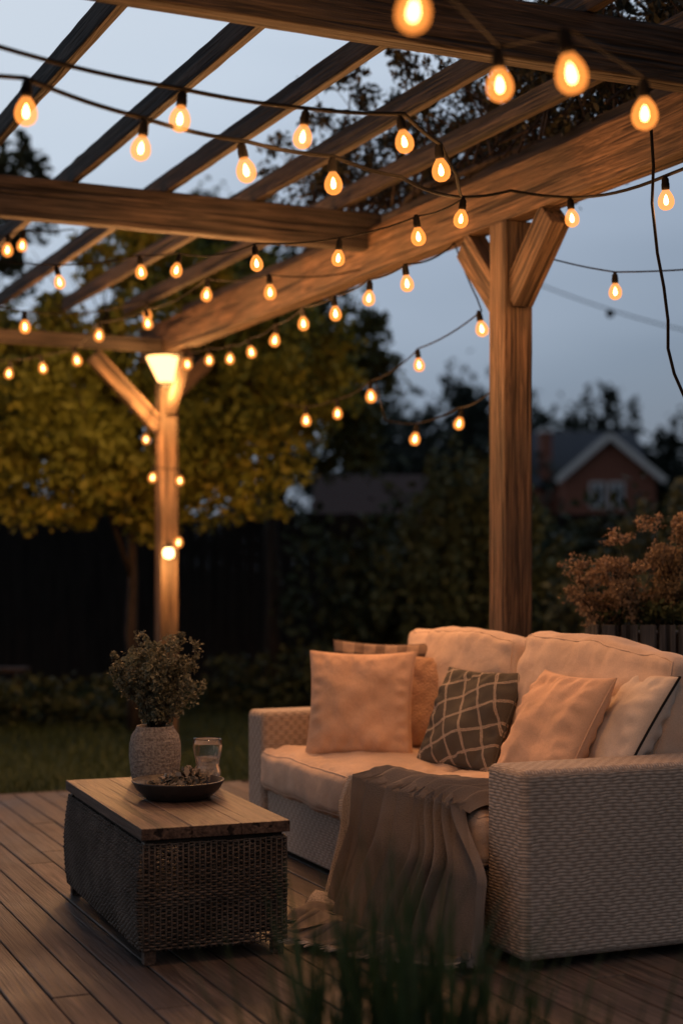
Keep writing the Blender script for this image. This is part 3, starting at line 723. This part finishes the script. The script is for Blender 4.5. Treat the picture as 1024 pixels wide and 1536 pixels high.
tree("broadleaf_tree",(-4.9,17,GZ),(-4.8,17,5.0),[(-4.3,17,4.9,1.1,1.0,1.1),(-3.7,17,5.5,.5,.7,.6),(-3.9,17,3.6,.9,.8,.9)],12000,.10,LD,33,.14,10,sub=60,sig=.15)
# climbing vine on the roof
VN=empty("climbing_vine"); cl=[]; V=[];F=[]; rr=random.Random(77)
t=.3
while t<4.6:
    hh=.50 if t<2.6 else .36
    for s_ in (.40,.90):
        c_=P(t+rr.uniform(-.1,.1),s_+rr.uniform(-.15,.15),3.50+hh*.5+rr.uniform(-.05,.12)); cl.append((c_.x,c_.y,c_.z,.30,.30,hh*.75,1.4 if t<2.4 else .8))
    t+=.27
for i in range(170):
    t0=rr.uniform(.2,4.4); a=P(t0,rr.uniform(.0,.8),3.34); b=P(t0+rr.uniform(-.5,.5),rr.uniform(-.1,1.4),3.5+rr.uniform(.1,1.0)*(1 if t0<2.6 else .75)); mm=a.lerp(b,.5)+Vector((rr.uniform(-.1,.1),rr.uniform(-.1,.1),rr.uniform(0,.12)))
    tube_geo([a,mm,b],[.008,.005,.002],4,V=V,F=F)
    cl.append((b.x,b.y,b.z,.07,.07,.07,.10))
sp_=[P(tt,.35+.15*math.sin(tt*2),3.39+.02*math.sin(tt*5)) for tt in np.linspace(.2,4.6,24)]; tube_geo(sp_,.018,6,V=V,F=F)
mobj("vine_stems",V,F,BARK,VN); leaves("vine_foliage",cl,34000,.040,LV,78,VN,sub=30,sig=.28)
# shrubs and hedge
leaves("hedge",[(x,17.5+.5*math.sin(x*3),.9,.8,.7,1.05+.14*math.sin(x*2.3)) for x in np.arange(.2,7.6,.55)],24000,.14,leafmat("hedge_leaves",(.022,.036,.016),(.052,.066,.03),None,0),41,sub=40,sig=.28)
leaves("garden_shrub",[(1.35,16.2,1.9,.55,.5,.75),(1.0,16.2,1.1,.6,.5,.9),(1.9,16,1.1,.7,.5,.8)],10000,.09,leafmat("shrub_leaves",(.04,.06,.03),(.09,.115,.06),None,0),42,sub=50,sig=.22)
leaves("garden_shrub",[(3.2,14,1.3,.7,.5,.8),(3.9,14,1.6,.7,.5,.8),(2.6,14.4,.8,.7,.5,.8)],12000,.08,leafmat("olive_shrub_leaves",(.045,.062,.038),(.10,.12,.078),None,0),43,sub=50,sig=.22)
leaves("garden_shrub",[(-2.2,14.2,.0,.7,.4,.3),(-3.2,14,.05,.7,.4,.35),(-.6,15.6,.1,.9,.4,.4)],4000,.09,LD,44,sub=30,sig=.25)
# fence
FN=empty("garden_fence"); V=[];F=[]; rr=random.Random(5); x=-9
while x<9:
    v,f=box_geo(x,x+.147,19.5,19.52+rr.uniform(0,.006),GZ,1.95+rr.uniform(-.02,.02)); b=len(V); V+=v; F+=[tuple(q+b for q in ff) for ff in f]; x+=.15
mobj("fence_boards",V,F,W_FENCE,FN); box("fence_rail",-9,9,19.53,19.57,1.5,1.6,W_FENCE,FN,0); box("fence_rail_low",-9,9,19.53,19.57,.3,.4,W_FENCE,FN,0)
# shed
SH=empty("garden_shed"); m=M("shed_roof",.85); q=m.noise(m.coord("Object",(1,8,8)),3,3); m.color(m.mix(q,(.04,.024,.021),(.085,.05,.042)))
box("shed_walls",-.3,1.25,24,26.4,GZ,2.15,W_FENCE,SH,0)
mobj("shed_roof",[(-.45,23.8,2.1),(1.4,23.8,2.1),(1.4,25.2,2.78),(-.45,25.2,2.78),(-.45,26.6,2.1),(1.4,26.6,2.1),(-.45,23.8,2.04),(1.4,23.8,2.04)],[(0,1,2,3),(3,2,5,4),(6,7,1,0)],m.m,SH)
# distant trees
LF=leafmat("distant_leaves",(.018,.028,.022),(.038,.048,.036),None,0)
rr=random.Random(8); cl=[]
for i in range(26):
    x=-34+i*2.5+rr.uniform(-.8,.8); y=rr.uniform(50,60); h=rr.uniform(4.5,6.2); cl.append((x,y,h*.5,1.9,1.6,h*.5))
cl+=[(3.9,50,5.2,.9,1,2.8),(4.2,50,3.6,1.6,1.2,3.2),(2.4,52,3.6,1.6,1.2,3.2),(1.0,52,2.8,1.5,1.2,2.8),(5.6,53,2.8,1.6,1.2,2.8)]
cl=[c for c in cl if not (c[0]>6 and c[0]<16 and c[1]<74)]
leaves("distant_trees",cl,34000,.38,LF,51,sub=50,sig=.22)
cl=[]
for i in range(34):
    x=2+i*1.5+rr.uniform(-1,1); y=rr.uniform(100,118); h=rr.uniform(10.5,14.0); cl.append((x,y,h*.42,2.4,2.2,h*.52))
leaves("distant_trees",cl,40000,.85,LF,52,sub=50,sig=.26)
# house
H=empty("brick_house"); HY=75
m=M("red_brick",.9); rowz=m.noise(m.coord("Object",(6,6,14)),1.5,3,.7); m.color(m.mix(rowz,(.14,.056,.042),(.28,.118,.08))); BR=m.m
m=M("slate_roof",.7); q=m.noise(m.coord("Object",(2,2,8)),2,3); m.color(m.mix(q,(.05,.058,.07),(.095,.105,.125))); SL=m.m
m=M("white_trim",.6); m.color((.62,.62,.62)); WT=m.m
m=M("window_glass",.15,.6); m.color((.10,.12,.15)); WG=m.m
zg=GZ
box("main_walls",9.4,15.0,77,83,zg,5.4,BR,H,0)
mobj("main_roof",[(9.1,76.6,5.3),(15.3,76.6,5.3),(15.0,80,8.2),(9.5,80,8.2),(9.1,83.4,5.3),(15.3,83.4,5.3)],[(0,1,2,3),(3,2,5,4),(0,3,4),(1,5,2)],SL,H)
gx0,gx1,ga,gz,ze=10.6,15.0,12.75,7.55,5.75
mobj("gable_wing",[(gx0,75,zg),(gx1,75,zg),(gx1,75,ze),(ga,75,gz),(gx0,75,ze),(gx0,77.2,zg),(gx1,77.2,zg),(gx1,77.2,ze),(ga,79.4,gz),(gx0,77.2,ze)],[(0,1,2,3,4),(1,6,7,2),(5,0,4,9)],BR,H)
mobj("gable_roof",[(gx0-.35,74.6,ze-.25),(ga,74.6,gz+.12),(gx1+.35,74.6,ze-.25),(gx0-.35,79,ze-.25),(ga,80,gz+.12),(gx1+.35,79,ze-.25)],[(0,1,4,3),(1,2,5,4)],SL,H)
for nm,a,b in (("bargeboard_a",(gx0-.4,74.55,ze-.38),(ga,74.55,gz)),("bargeboard_b",(ga,74.55,gz),(gx1+.4,74.55,ze-.38))): beam(nm,a,b,.1,.30,WT,H,0)
for i,xx in enumerate((11.85,12.75)):
    box("window_frame_%d"%i,xx,xx+.75,74.9,74.97,4.1,5.35,WT,H,0); box("window_pane_%d"%i,xx+.1,xx+.65,74.86,74.895,4.2,5.25,WG,H,0); box("window_bar_%d"%i,xx+.34,xx+.41,74.83,74.857,4.2,5.25,WT,H,0)
box("chimney",9.75,10.3,76.9,77.9,4.0,7.9,BR,H,0); box("chimney_cap",9.68,10.37,76.83,77.97,7.9,8.05,WT,H,0)
# power line
PL=empty("power_line"); pts=[]
for k in range(24):
    t=k/23; q=Vector((1.4,22,5.9)).lerp(Vector((9,21,4.3)),t); q.z-=1.1*4*t*(1-t)*.6; pts.append(q)
V,F=tube_geo(pts,.010,5); mobj("line",V,F,BLK,PL)
for k in (7,11):
    q=pts[k]; bm=bmesh.new(); bmesh.ops.create_icosphere(bm,subdivisions=2,radius=.06); me=bpy.data.meshes.new("marker_ball"); bm.to_mesh(me); bm.free(); me.materials.append(BLK); o=bpy.data.objects.new("marker_ball",me); o.location=q-Vector((0,0,.05)); link(o,PL)
# garden bench far left
GB=empty("garden_bench",(-3.9,14.6,GZ))
for i in range(3): box("seat_slat_%d"%i,0,.95,i*.11,i*.11+.095,.46,.49,W_DARK,GB,0)
for i,x in enumerate((.05,.85)):
    beam("leg_a%d"%i,(x,0,0),(x,.10,.46),.05,.05,W_DARK,GB,0); beam("leg_b%d"%i,(x,.33,0),(x,.23,.46),.05,.05,W_DARK,GB,0)
bpy.context.view_layer.update()
